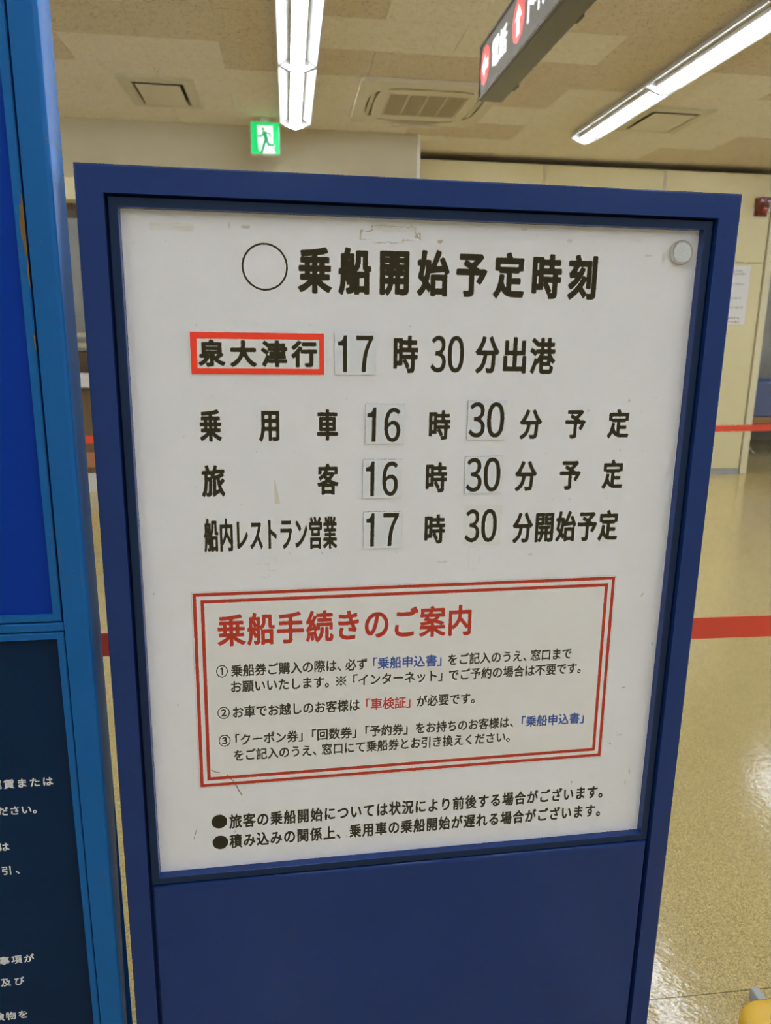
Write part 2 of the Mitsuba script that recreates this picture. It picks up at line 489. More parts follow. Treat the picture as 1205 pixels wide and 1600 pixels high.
# back wall with the service opening at its left
put('wall_back', cat(bx(XL, 1.07, YB, YB + 0.14, 2.30, CEIL), bx(-1.30, 1.07, YB, YB + 0.14, 0, 2.30)), 'wall_paint', structure=True, label='beige back wall under the exit sign')
put('corner_trim', bx(1.07, 1.096, YB - 0.006, YB + 0.15, 0, CEIL, 0.003), 'white_enamel', 'wall_back', label='white corner trim')
put('side_face', bx(1.06, 1.09, YB + 0.141, YP - 0.001, 0, CEIL), 'wall_paint', 'wall_back')
# cream header box over the service opening
put('trim_1', bx(XL, -1.30, YB - 0.20, YB + 0.10, 2.313, 2.471, 0.004), 'cream_panel', structure=True, label='cream header box above the service opening')
put('trim_2', bx(XL, -1.30, YB - 0.02, YB + 0.45, 2.262, 2.30), 'counter_wood', structure=True, label='soffit of the service opening, its shade painted brown')  # brown colour stands in for the shade under the header box
put('wall_service', bx(XL, -0.9, YB + 2.0, YB + 2.08, 0, CEIL), 'wall_far', structure=True, label='grey wall inside the service opening')

# cream steel partition
PX = [1.075, 2.352, 3.515, 4.62]
put('wall_partition', cat(bx(1.09, 4.60, YP + 0.012, YP + 0.06, 0.05, CEIL - 0.06), bx(1.09, XR, YP + 0.40, YP + 0.43, CEIL - 0.10, CEIL), bx(1.09, XR, YP + 0.06, YP + 0.43, CEIL - 0.13, CEIL - 0.10)), 'partition_core', structure=True, label='cream steel partition wall on the right')
for a, b in zip(PX[:-1], PX[1:]):
    if b < 4.0:
        put('panel', bx(a + 0.016, b - 0.016, YP, YP + 0.012, 0.055, CEIL - 0.06, 0.002), 'cream_panel', 'wall_partition')
    else:
        put('panel', bx(a + 0.016, b - 0.018, YP, YP + 0.012, EYE + 0.733, CEIL - 0.06, 0.002), 'cream_panel', 'wall_partition')
        put('panel', bx(a + 0.016, b - 0.018, YP, YP + 0.012, 0.055, EYE + 0.727, 0.002), 'cream_panel', 'wall_partition')
for a in PX[:-1]:
    put('seam_strip', cat(bx(a - 0.014, a - 0.003, YP - 0.004, YP + 0.012, 0.0, CEIL - 0.06, 0.001), bx(a + 0.003, a + 0.014, YP - 0.004, YP + 0.012, 0.0, CEIL - 0.06, 0.001)), 'cream_trim', 'wall_partition')
put('end_post', bx(4.615, 4.685, YP - 0.015, YP + 0.08, 0, CEIL, 0.004), 'cream_trim', 'wall_partition', label='pale cream end post')
put('baseboard_partition', bx(1.09, 4.60, YP - 0.008, YP + 0.012, 0.0, 0.05, 0.002), 'grey_base', structure=True, label='grey skirting of the cream partition')


# ------------------------------------------------------------------ strip lights
def reflector_mesh(L):
    """Open trough: outside from a narrow top to a wide mouth, inside the white reflector; closed ends lower in the middle."""
    prof = [(-0.080, 0.0), (-0.119, -0.044), (-0.119, -0.050), (-0.114, -0.050), (-0.05, -0.012), (0.05, -0.012), (0.114, -0.050), (0.119, -0.050), (0.119, -0.044), (0.080, 0.0)]
    m = trimesh.creation.extrude_polygon(Polygon(prof), L, engine='earcut')
    m.apply_transform(np.array([[1, 0, 0, 0], [0, 0, 1, 0], [0, 1, 0, 0], [0, 0, 0, 1.0]]))
    m.invert()
    return fix(m)


def end_mesh():
    e = trimesh.creation.extrude_polygon(Polygon([(-0.113, -0.0498), (-0.05, -0.013), (0.05, -0.013), (0.113, -0.0498), (0.050, -0.076), (0.0, -0.088), (-0.050, -0.076)]), 0.012, engine='earcut')
    e.apply_transform(np.array([[1, 0, 0, 0], [0, 0, 1, 0], [0, 1, 0, 0], [0, 0, 0, 1.0]]))
    return fix(e)


LM = 1.29
refl = mikit.ply(reflector_mesh(LM - 0.004), 'reflector_white')
endp = mikit.ply(end_mesh(), 'reflector_white')


def half_round(r, L, lower):
    """Lens of the lamp (the part that looks down) or its closed upper body."""
    an = np.radians(np.linspace(-171, -9, 17) if lower else np.linspace(-9, 189, 9))
    p = [(r * math.cos(q), r * math.sin(q)) for q in an]
    m = trimesh.creation.extrude_polygon(Polygon(p), L, engine='earcut')
    m.apply_transform(np.array([[1, 0, 0, 0], [0, 0, 1, 0], [0, 1, 0, 0], [0, 0, 0, 1.0]]))
    return fix(m).apply_translation((0, 0.0125, -0.043))


lamp = mikit.ply(half_round(0.040, LM - 0.029, True), 'white_enamel', smooth=30)
lamp_top = mikit.ply(half_round(0.0398, LM - 0.029, False), 'white_enamel', smooth=30)
SEEN = {(0.08, 0): 'white fluorescent strip light nearest the green exit sign', (0.08, 1): 'white fluorescent strip light at the top edge left of the hanging sign',
        (2.365, 0): 'white fluorescent strip light beside the square ceiling vent on the right', (2.365, 1): 'white fluorescent strip light running out of the top right corner'}
for x, yend, n in LIGHT_ROWS:
    for i in range(n):
        y = yend - (i + 1) * LM
        lab = SEEN.get((x, i), 'unseen white fluorescent strip light outside the picture')
        t = thing('strip_light', lab, 'ceiling light', 'fluorescent strip lights on the ceiling' if (x, i) not in SEEN else None)
        at = T().translate([x, y + 0.002, CEIL])
        put('reflector', {**refl, 'to_world': at}, None, t)
        put('end_plate', {**endp, 'to_world': at}, None, t)
        put('end_plate', {**endp, 'to_world': T().translate([x, y + LM - 0.016, CEIL])}, None, t)
        put('lamp_body', {**lamp_top, 'to_world': at}, None, t)
        put('lamp_cover', {**lamp, 'to_world': at}, None, t, emit=TUBE)


# ------------------------------------------------------------------ ceiling vents, air conditioner
def ceiling_vent(label, x0, x1, y0, y1):
    t = thing('ceiling_vent', label, 'vent')
    z = CEIL
    M = tf.translation_matrix((0, 0, z)) @ np.array([[1, 0, 0, 0], [0, 0, 1, 0], [0, 1, 0, 0], [0, 0, 0, 1.0]])
    w = 0.085
    put('frame', fix(frame(x0 + w, x1 - w, y0 + w, y1 - w, [(0, 0.0), (w, 0.0), (w, -0.006), (w - 0.012, -0.016), (0.012, -0.02), (0, -0.014)]).apply_transform(M)), 'vent_cream', t)
    put('deflector', bx(x0 + w + 0.022, x1 - w - 0.022, y0 + w + 0.03, y1 - w - 0.012, z - 0.024, z - 0.014, 0.003), 'vent_light', t)
    put('hanger', cat(*[bx(x - 0.005, x + 0.005, (y0 + y1) / 2 - 0.005, (y0 + y1) / 2 + 0.005, z - 0.015, z + 0.345) for x in ((x0 + x1) / 2,)]), 'vent_cream', t)


ceiling_vent('square cream ceiling vent left of the strip light', -1.075, -0.575, 5.48, 6.13)
ceiling_vent('square cream ceiling vent right of the strip light', 2.52, 3.05, 5.50, 6.13)

t = thing('air_conditioner', 'cream four-way cassette air conditioner in the ceiling', 'air conditioner')
ax, ay, az = 0.963, 5.715, CEIL
outer = sbox(-0.475, -0.475, 0.475, 0.475).buffer(-0.03).buffer(0.03)
slotw = 0.034


def arc_slot(rot):
    pts = [(-0.28, 0.338), (-0.18, 0.352), (0.0, 0.358), (0.18, 0.352), (0.28, 0.338)]
    out = [(x, y + slotw) for x, y in pts] + [(x, y) for x, y in reversed(pts)]
    out[0], out[4] = (-0.27, 0.350), (0.27, 0.350)
    return affinity.rotate(Polygon(out).buffer(0.008), rot, origin=(0, 0))


slots = union_all([arc_slot(r) for r in (0, 90, 180, 270)])
grille_hole = sbox(-0.27, -0.27, 0.27, 0.27)
pan = trimesh.creation.extrude_polygon(outer.difference(slots).difference(grille_hole), 0.03, engine='earcut')
AM = tf.translation_matrix((ax, ay, az - 0.031))
put('panel', pan, 'vent_light', t, M=AM)
gr = [bx(-0.27 + 0.018 * i, -0.27 + 0.018 * i + 0.0155, -0.25, 0.25, 0.004, 0.014) for i in range(31)]
put('grille', cat(*gr), 'grille_tan', t, M=AM)
for i in range(5):
    xx = -0.262 + 0.131 * i
    put('grille_rib', bx(xx - 0.005, xx + 0.005, -0.265, 0.265, 0.0, 0.016, 0.002), 'vent_light', t, M=AM)
for s in (-1, 1):
    put('grille_edge', bx(-0.27, 0.27, s * 0.257 - 0.013, s * 0.257 + 0.013, 0.0, 0.016, 0.002), 'vent_light', t, M=AM)
for r in (0, 90, 180, 270):
    v = bx(-0.26, 0.26, 0.356, 0.386, 0.006, 0.010, 0.001)
    put('vane', v, 'vent_cream', t, M=AM @ tf.rotation_matrix(math.radians(r), (0, 0, 1)))
put('lifted_vane', bx(-0.18, 0.18, -0.44, -0.395, -0.03, -0.022, 0.003), 'vent_light', t, M=AM @ tf.rotation_matrix(math.radians(180), (0, 0, 1)))

# ------------------------------------------------------------------ green exit sign
t = thing('exit_sign', 'glowing green exit sign with a white running man under the ceiling', 'exit sign')
EX0, EX1, EZ0, EZ1, EY = -0.255, -0.043, EYE + 1.332, EYE + 1.553, 6.30
put('housing', bx(EX0 - 0.004, EX1 + 0.004, EY, EY + 0.06, EZ0 - 0.004, EZ1 + 0.004, 0.004), 'white_enamel', t)
put('bracket', bx((EX0 + EX1) / 2 - 0.03, (EX0 + EX1) / 2 + 0.03, EY + 0.015, EY + 0.045, EZ1, CEIL - 0.001), 'white_enamel', t)
W_, H_ = EX1 - EX0, EZ1 - EZ0
door = Polygon([(0.22, 0.90), (0.78, 0.90), (0.78, 0.32), (0.86, 0.28), (0.80, 0.18), (0.88, 0.02), (0.42, 0.0), (0.27, 0.10), (0.22, 0.5)])


def limb(pts, r):
    from shapely.geometry import LineString
    return LineString(pts).buffer(r)


man = union_all([Point(0.43, 0.78).buffer(0.045), limb([(0.47, 0.66), (0.54, 0.46)], 0.062), limb([(0.47, 0.67), (0.36, 0.55), (0.24, 0.55)], 0.026), limb([(0.50, 0.67), (0.64, 0.65), (0.70, 0.56)], 0.024),
                 limb([(0.53, 0.46), (0.46, 0.30), (0.36, 0.02)], 0.042), limb([(0.55, 0.46), (0.62, 0.29), (0.78, 0.28)], 0.036)])
sc = lambda g: affinity.affine_transform(g, [W_, 0, 0, H_, EX0, EZ0])
put('green_face', flat(sc(sbox(0, 0, 1, 1).difference(door)), EY, 0.003), 'exit_green', t, emit=GREEN, label='lit green face')
put('white_doorway', flat(sc(door.difference(man)), EY, 0.003), 'white_enamel', t, emit=(0.45, 0.62, 0.50), label='lit white doorway')
put('running_man', flat(sc(man.intersection(sbox(0, 0, 1, 1))), EY, 0.0031), 'exit_green', t, emit=(0.004, 0.16, 0.06), label='green running man')

# ------------------------------------------------------------------ hanging direction sign
t = thing('hanging_sign', 'dark hanging direction sign for telephone and toilets', 'sign')
HX, HW, HZ0, HZ1, HY0, HY1 = 0.835, 0.103, EYE + 0.988, EYE + 1.200, 1.75, 3.50
put('housing', bx(HX + 0.004, HX + HW, HY0, HY1, HZ0, HZ1, 0.003), 'sign_box_dark', t)
fr = frame(-(HY1 - 0.008), -(HY0 + 0.008), HZ0 + 0.010, HZ1 - 0.008, [(0, 0.004), (0.0, -0.004), (0.009, -0.004), (0.009, 0.004)])
HM = np.array([[0, 1, 0, HX], [-1, 0, 0, 0], [0, 0, 1, 0], [0, 0, 0, 1.0]])         # (u, w, v) -> the face that looks to the left
put('face_frame', fr, 'sign_box_dark', t, M=HM)
put('face', bx(-(HY1 - 0.008), -(HY0 + 0.008), 0.001, 0.004, HZ0 + 0.010, HZ1 - 0.008), 'sign_face', t, M=HM)
for y in (2.1, 3.15):
    put('hanger_rod', cyl((HX + HW / 2, y, HZ1 - 0.002), (HX + HW / 2, y, CEIL - 0.001), 0.008, 12), 'sign_box_dark', t)
for y in (1.95, 2.6, 3.3):
    put('clip', bx(HX + HW - 0.004, HX + HW + 0.006, y - 0.03, y + 0.03, HZ0 - 0.003, HZ0 + 0.02, 0.002), 'sign_box_dark', t)
hz = EYE + 1.103
arrow = Polygon([(-1, 0), (-0.1, 0.85), (-0.1, 0.36), (0.95, 0.36), (0.95, -0.36), (-0.1, -0.36), (-0.1, -0.85)])
for yc, rot in ((3.415, 0), (2.945, -90)):
    disc = Point(-yc, hz).buffer(0.073)
    ar = affinity.translate(affinity.rotate(affinity.scale(arrow, 0.052, 0.052, origin=(0, 0)), rot, origin=(0, 0)), -yc, hz)
    put('red_disc', flat(disc.difference(ar), 0.001, 0.0015), 'sign_red', t, M=HM, emit=LIT_RED, label='lit red disc')
    put('arrow', flat(ar, 0.001, 0.0015), 'white_enamel', t, M=HM, emit=LIT_WHITE, label='lit white arrow')
for txt, a, b in (('電話', -3.31, -3.09), ('トイレ', -2.84, -2.60)):
    n_ = len(txt)
    for i, ch in enumerate(txt):
        g = fit(ch, (a + (b - a) * i / n_ + 0.004) * 1000, (a + (b - a) * (i + 1) / n_ - 0.004) * 1000, (hz - 0.052) * 1000, (hz + 0.052) * 1000, bold=2.6)
        put('character', flat(mm(g), 0.001, 0.0015), 'white_enamel', t, M=HM, emit=LIT_WHITE, label='lit white character')
put('pictogram_panel', flat(sbox(-2.56, hz - 0.06, -2.40, hz + 0.06).buffer(-0.012).buffer(0.012), 0.001, 0.0015), 'white_enamel', t, M=HM, emit=LIT_WHITE, label='lit white pictogram panel')

# ------------------------------------------------------------------ things on and before the far walls
t = thing('alarm_lamp', 'red fire alarm lamp on the cream partition', 'alarm lamp')
pts = []
for z, wdt, dep in ((0.072, 0.060, 0.085), (0.066, 0.066, 0.098), (0.0, 0.064, 0.100), (-0.05, 0.056, 0.080), (-0.078, 0.040, 0.052), (-0.086, 0.024, 0.030)):
    for an in np.linspace(0, math.pi, 13):
        pts.append((wdt * math.cos(an), z, max(0.0, dep * math.sin(an) ** 0.7)))
DM = tf.translation_matrix((4.50, YP, EYE + 1.245)) @ tf.rotation_matrix(math.pi / 2, (1, 0, 0))
put('dome', trimesh.convex.convex_hull(np.array(pts)), 'alarm_red', t, smooth=35, M=DM)
put('base_ring', bx(-0.068, 0.068, -0.09, 0.076, 0.0, 0.008, 0.002), 'alarm_red', t, M=DM)
put('lens', trimesh.creation.icosphere(2, 0.028).apply_transform(np.diag([1, 1.5, 0.5, 1.0])), 'alarm_lens', t, smooth=True, M=DM @ tf.translation_matrix((0.0, -0.028, 0.078)), label='paler red lens')
put('name_plate', bx(4.575, 4.60, YP - 0.004, YP - 0.0005, EYE + 1.20, EYE + 1.26), 'white_enamel', t, label='small white plate')

t = thing('wall_notice', 'white paper notice taped to the cream partition beside the sign', 'notice')
put('sheet', bx(4.095, 4.472, YP - 0.0030, YP - 0.0012, EYE + 0.150, EYE + 0.703), 'card_white', t)
rng = np.random.default_rng(4)
for i, (zz, wid, col) in enumerate(((0.655, 0.24, 'ink_grey'), (0.625, 0.28, 'ink_grey'), (0.53, 0.26, 'ink_grey'), (0.40, 0.25, 'ink_grey'), (0.31, 0.27, 'ink_grey'), (0.21, 0.25, 'ink_grey'), (0.175, 0.26, 'ink_red'))):
    bars, xx = [], 4.15
    while xx < 4.15 + wid:
        d = rng.uniform(0.006, 0.014)
        bars.append(sbox(xx, EYE + zz - 0.006, xx + d, EYE + zz + 0.006))
        xx += d + rng.uniform(0.002, 0.010)
    put('print_line', flat(MultiPolygon(bars), YP - 0.0030, 0.0004), col, t, stuff=True, label='blurred line of print')


def belt(label, a, b, z0, z1, n=14):
    """A retractable barrier belt between two posts, sagging slightly."""
    t = thing('barrier_belt', label, 'barrier belt')
    P = np.linspace(a, b, n)
    s = np.linspace(0, 1, n)
    sag = -0.006 * 4 * s * (1 - s)
    d = (np.array(b) - a) / np.linalg.norm(np.array(b) - a)
    nn = np.array([-d[1], d[0]]) * 0.0008
    V = []
    for q, g in zip(P, sag):
        for k in (-1, 1):
            for z in (z0, z1):
                V.append((q[0] + k * nn[0], q[1] + k * nn[1], z + g))
    F = []
    for i in range(n - 1):
        o, e = 4 * i, 4 * i + 4
        for p, q in ((0, 1), (1, 3), (3, 2), (2, 0)):
            F += [(o + p, o + q, e + q), (o + p, e + q, e + p)]
    F += [(0, 1, 3), (0, 3, 2), (4 * n - 4, 4 * n - 3, 4 * n - 1), (4 * n - 4, 4 * n - 1, 4 * n - 2)]
    put('webbing', fix(trimesh.Trimesh(np.array(V), np.array(F), process=False)), 'belt_red', t)
    for x, y in (a, b):
        put('post', cyl((x, y, 0.02), (x, y, z0 - 0.03), 0.025, 20), 'post_steel', t, smooth=40)
        put('head', cyl((x, y, z0 - 0.03), (x, y, z1 + 0.03), 0.032, 20), 'sign_box_dark', t, smooth=40)
        put('base', lathe([(0, 0), (0.15, 0), (0.15, 0.012), (0.03, 0.03), (0, 0.03)]), 'post_steel', t, M=tf.translation_matrix((x, y, 0.0)))
    return t


BZ1 = EYE - 0.571
belt('red barrier belt passing close behind the blue sign stand', (-0.62, 1.432), (1.75, 1.402), BZ1 - 0.048, BZ1)
belt('red barrier belt farther back before the cream partition', (-2.3, 4.22), (4.4, 5.05), BZ1 - 0.044, BZ1)


def bench(label, y, x0, x1, z0, z1):
    t = thing('bench', label, 'bench')
    n = 3
    for i in range(n):
        a, b = x0 + (x1 - x0) * i / n, x0 + (x1 - x0) * (i + 1) / n
        put('back_cushion', bx(a + 0.01, b - 0.01, y, y + 0.07, z0 + 0.08, z1, 0.015), 'bench_blue', t)
        put('seat_cushion', bx(a + 0.01, b - 0.01, y + 0.07, y + 0.52, z0 - 0.03, z0 + 0.07, 0.015), 'bench_blue', t)
    put('rail', bx(x0, x1, y - 0.01, y + 0.05, z0, z0 + 0.078, 0.004), 'bench_wood', t, label='wooden rear rail')
    for x in (x0 + 0.35, x1 - 0.35):
        put('leg', tube([(x - 0.25, y + 0.05, 0.012), (x, y + 0.2, z0 - 0.02), (x + 0.25, y + 0.45, 0.012)], 0.013), 'chrome', t, smooth=40)
        put('leg', tube([(x - 0.25, y + 0.45, 0.012), (x, y + 0.25, z0 - 0.02), (x + 0.25, y + 0.05, 0.012)], 0.013), 'chrome', t, smooth=40)
        put('stay', bx(x - 0.02, x + 0.02, y + 0.02, y + 0.05, z0, z1 - 0.05), 'bench_wood', t)
    return t


bench('nearer blue padded bench with a wooden rail behind the partition', 8.3, 4.95, 7.6, 0.385, 0.872)
bench('farther blue padded bench seen just over the nearer one', 9.02, 5.2, 8.4, 0.385, 0.885)
t = thing('wall_sign', 'pale blue plate with a brown edge on the far concrete wall', 'sign')
put('plate', bx(6.28, 6.9, YE - 0.03, YE - 0.012, EYE + 1.03, EYE + 1.11, 0.003), 'pale_blue', t)
put('backing', bx(6.26, 6.92, YE - 0.012, YE - 0.001, EYE + 0.97, EYE + 1.16, 0.003), 'bench_wood', t)

# service counter seen through the gap between the two stands
t = thing('service_counter', 'wooden service counter with a white top behind the barrier belt', 'counter')
put('top', bx(-4.4, -1.32, 6.50, 7.1, 0.885, 0.975, 0.006), 'counter_white', t)
put('front', bx(-4.4, -1.34, 6.58, 7.05, 0.16, 0.884), 'counter_wood', t)
put('orange_strip', bx(-4.4, -1.34, 6.572, 6.58, 0.21, 0.34), 'orange_cloth', t, label='orange strip along the front')
put('plinth', bx(-4.4, -1.32, 6.56, 7.05, 0.0, 0.159), 'counter_white', t)
t = thing('shelf_rack', 'cream shelf rack standing behind the service counter', 'shelf')
put('shelf', bx(-3.4, -1.5, 7.35, 7.75, 1.185, 1.235, 0.003), 'cream_trim', t)
put('shelf', bx(-3.4, -1.5, 7.35, 7.75, 1.28, 1.32, 0.003), 'cream_trim', t)
put('shelf', bx(-3.4, -1.5, 7.35, 7.75, 0.5, 0.54, 0.003), 'cream_trim', t)
for x in (-3.38, -1.54):
    for y in (7.37, 7.73):
        put('upright', bx(x, x + 0.03, y - 0.015, y + 0.015, 0, 1.32), 'cream_trim', t)
t = thing('storage_box', 'brown box on the rack behind the service counter', 'box')
put('carton', bx(-3.2, -1.6, 7.40, 7.70, 0.541, 1.15, 0.004), 'counter_wood', t)

# ------------------------------------------------------------------ yellow seat at the lower right
t = thing('yellow_seat', 'yellow moulded plastic seat on a grey steel frame, cut by the bottom right corner', 'seat')
SZ = 0.36
sx0, sx1, sy0, sy1 = 0.660, 1.10, 0.42, 0.884
ol = sbox(sx0, sy0, sx1, sy1).buffer(-0.045).buffer(0.045, quad_segs=8)
layers = [(0.0, -0.03), (-0.002, -0.012), (-0.008, -0.004), (-0.018, 0.0), (-0.04, 0.0), (-0.045, -0.004)]
ring = np.array(ol.exterior.coords)[:-1]
cen = ring.mean(0)
V, F = [], []
k = len(ring)
for dz, off in layers:
    r = np.array(ol.exterior.coords)[:-1]
    d = r - cen
    V += [(*(cen + d * (1 + off / 0.22)), SZ + dz) for d in d]
for j in range(len(layers) - 1):
    for i in range(k):
        a, b = j * k + i, j * k + (i + 1) % k
        F += [(a, b, b + k), (a, b + k, a + k)]
V += [(*cen, SZ - 0.006), (*cen, SZ - 0.045)]
for i in range(k):
    F += [(k * len(layers), i, (i + 1) % k), (k * len(layers) + 1, (len(layers) - 1) * k + i, (len(layers) - 1) * k + (i + 1) % k)]
put('shell', fix(trimesh.Trimesh(np.array(V), np.array(F), process=False)), 'yellow_plastic', t, smooth=40)
for x in (0.951, 0.74):
    put('floor_bar', bx(x - 0.009, x + 0.009, 0.36, 1.200 if x > 0.9 else 0.80, 0.0, 0.026, 0.002), 'steel_grey', t)
    put('leg', bx(x - 0.009, x + 0.009, 0.60, 0.63, 0.026, SZ - 0.044), 'steel_grey', t)

# ------------------------------------------------------------------ blue sign stand
SM = local(0.0282, 0.79025, 0.16633, EYE + 0.15195)
BOTTOM = -(EYE + 0.15195)
sign = thing('sign_stand', 'dark blue steel sign stand with a white boarding time board', 'sign stand')
c = 0.0025
prof = [(0, 0.0), (0.0255 - c, 0.0), (0.0255 - 0.3 * c, 0.3 * c), (0.0255, c), (0.0255, 0.05), (0.0, 0.05)]
put('frame', frame(-0.3145, 0.3145, BOTTOM + 0.06, -0.0255, prof), 'sign_blue', sign, smooth=50, M=SM)
put('back_plate', bx(-0.318, 0.318, 0.046, 0.049, BOTTOM + 0.05, -0.022), 'sign_navy', sign, M=SM)
put('recess', bx(-0.3145, 0.3145, 0.020, 0.024, BOTTOM + 0.06, -0.0255), 'sign_blue', sign, M=SM)
for s in (-1, 1):
    put('foot', bx(s * 0.24 - 0.03, s * 0.24 + 0.03, -0.12, 0.17, BOTTOM, BOTTOM + 0.034, 0.004), 'sign_blue', sign, M=SM)
# the inner frame round the board: flat face, square inner lip
ip = [(0.0008, 0.005), (0.0085, 0.005), (0.009, 0.0055), (0.009, 0.019), (0.0008, 0.019)]
put('inner_frame', frame(-0.3028, 0.3028, -0.7790, -0.0368, ip), 'frame_navy', sign, M=SM)
put('lit_lip', frame(-0.3028, 0.3028, -0.7790, -0.0368, [(0.0, 0.0053), (0.0003, 0.005), (0.0008, 0.005), (0.0008, 0.019), (0.0, 0.019)]), 'sign_blue', sign, M=SM)  # light from above put into the colour: brighter blue than the face
lp = [(-0.3105, 0.3105, BOTTOM + 0.064, -0.7893)]
q = 0.0045
pp = [(-0.02, 0.0015), (-q, 0.0015), (-q * 0.62, 0.0015 + q * 0.08), (-q * 0.29, 0.0015 + q * 0.29), (-q * 0.08, 0.0015 + q * 0.62), (0, 0.0015 + q), (0, 0.019), (-0.02, 0.019)]
lower = frame(*lp[0], pp)
put('lower_panel', cat(lower, bx(-0.2906, 0.2906, 0.0015, 0.019, BOTTOM + 0.0839, -0.8092)), 'sign_blue', sign, smooth=30, M=SM)
# the board, with its own coordinates for stains
bd = bx(-0.3026, 0.3026, 0.015, 0.0188, -0.7788, -0.0370)
bdv = np.array(bd.vertices)
panel = put('panel', bd, 'board_white', sign, M=SM, uv=bdv[:, [0, 2]], label='white board with old glue marks')
BW = 0.015
ROWNO = [0]


def letter(g, bsdf='ink_black', parent=panel, w=BW, t=0.0003, M=SM, name='lettering', label=None):
    return put(name, flat(mm(g), w, t), bsdf, parent, M=M, label=label)


letter(Point(-165.5, -87.2).buffer(23.0, quad_segs=24).difference(Point(-165.5, -87.2).buffer(21.2, quad_segs=24)), name='ring', label='black ring')


def letters(geoms, bsdf='ink_black', parent=panel, w=BW, t=0.0003, M=SM):
    """Vinyl characters, each a piece of its own."""
    for g in geoms:
        put('character', flat(mm(g), w, t), bsdf, parent, M=M)


letters(cells('乗船開始予定時刻', [-115.3 + 41.17 * i for i in range(8)], 34.0, -111.8, -66.0, 1.55))
letters([fit('時', -32.5, -6.0, -191.5, -152.5, 1.05), *[fit(ch, a, b, -190.6, -152.0, 0.5, inter=True) for ch, a, b in (('3', 8.0, 24.6), ('0', 26.6, 44.3))], fit('分', 57.2, 83.8, -191.3, -151.8, 1.05),
         fit('出', 88.5, 114.5, -191.0, -152.3, 1.05), fit('港', 118.8, 147.5, -191.3, -152.6, 1.0)])
letters([fit('乗', -236.1, -213.8, -264, -230.5, 0.92), fit('用', -175.2, -153.8, -264.2, -231.8, 0.92), fit('車', -114.1, -91.4, -263.6, -230.4, 0.92), fit('時', 8.1, 32.1, -263.4, -231.1, 0.92),
         fit('分', 111.5, 136.8, -263.3, -230.4, 0.92), fit('予', 164.6, 188.4, -263, -231.0, 0.92), fit('定', 215.2, 241.0, -262.6, -230.0, 0.92)])
letters([fit('旅', -236.5, -212.2, -323.2, -289, 0.92), fit('客', -113.8, -90.9, -323, -288.7, 0.92), fit('時', 6.2, 30.4, -322.6, -288.8, 0.92),
         fit('分', 109.2, 134.8, -322.7, -288.3, 0.92), fit('予', 162.3, 187.0, -322, -288.8, 0.92), fit('定', 213.8, 239.0, -321.6, -287.7, 0.92)])
letters(cells('船内レストラン営業', [-228.7 + 16.05 * i for i in range(9)], 15.4, -384.2, -347.5, 0.68))
letters([fit('時', 6.4, 30.2, -382, -347.7, 0.92), *cells('分開始予定', [121.8 + 26.1 * i for i in range(5)], 24.3, -383.6, -347.4, 0.92)])
for bu, bv in ((-232.3, -717.0), (-232.0, -745.3)):
    letter(Point(bu, bv).buffer(9.1, quad_segs=12), name='bullet')
N30 = lambda a, b: [a + (b - a) * i / 29 for i in range(30)]
letters(cells('旅客の乗船開始については状況により前後する場合がございます。', N30(-213.4, 251.5), 14.6, -727.6, -709.0, 0.42))
letters(cells('積み込みの関係上、乗用車の乗船開始が遅れる場合がございます。', N30(-214.0, 250.5), 14.6, -754.4, -735.8, 0.42))
for w in (-202.0, 35.0):
    put('screw', lathe([(0, 0), (0.0022, 0), (0.0018, 0.0006), (0, 0.0006)], 16), 'sign_navy', sign, M=SM @ tf.translation_matrix((w / 1000, 0.010, -0.7790)))
# scratches across the notice corner and on the board
def stroke(pts, w):
    from shapely.geometry import LineString
    return LineString(pts).buffer(w, cap_style=2)


letter(stroke([(-259.1, -725.9), (-262.6, -737.7)], 0.3), 'scratch_grey', name='scratch')
letter(stroke([(-209.5, -675.2), (-207.5, -679.0), (-205.1, -683.7)], 0.5), 'scratch_grey', name='scratch')
for i, (u, v, du, dv) in enumerate(((252, -650, 3, -1.5), (262, -640, 6, 1), (276, -455, 2.5, 3.5), (206, -700, 0.8, -3), (283, -690, 0.8, -6), (279, -706, 0.5, -4), (262, -575, 5, 1.2), (296, -520, 1, 4), (190, -233, 1.2, 2), (238, -222, 1.6, 3.2))):
    letter(stroke([(u, v), (u + du, v + dv)], 0.35), 'ink_grey', name='scuff')


# plates that lie on the board
def plate(name, label, category, u0, u1, v0, v1, t, bsdf='plate_white', group=None, rot=0.0):
    key = thing(name, label, category, group)
    M = SM @ tf.translation_matrix((u0 / 1000 + (u1 - u0) / 2000, BW, v0 / 1000 + (v1 - v0) / 2000)) @ tf.rotation_matrix(-math.radians(rot), (0, 1, 0))
    hw, hh = (u1 - u0) / 2000, (v1 - v0) / 2000
    if t > 0.0005:
        put('magnet_backing', bx(-hw, hw, -t + 0.0005, -0.0001, -hh, hh), 'magnet_rubber', key, M=M, label='dark magnetic backing')
        put('plate', bx(-hw, hw, -t, -t + 0.0005, -hh, hh, 0.0001), bsdf, key, M=M)
    else:
        put('plate', bx(-hw, hw, -t, -0.0001, -hh, hh), bsdf, key, M=M)
    return key, M


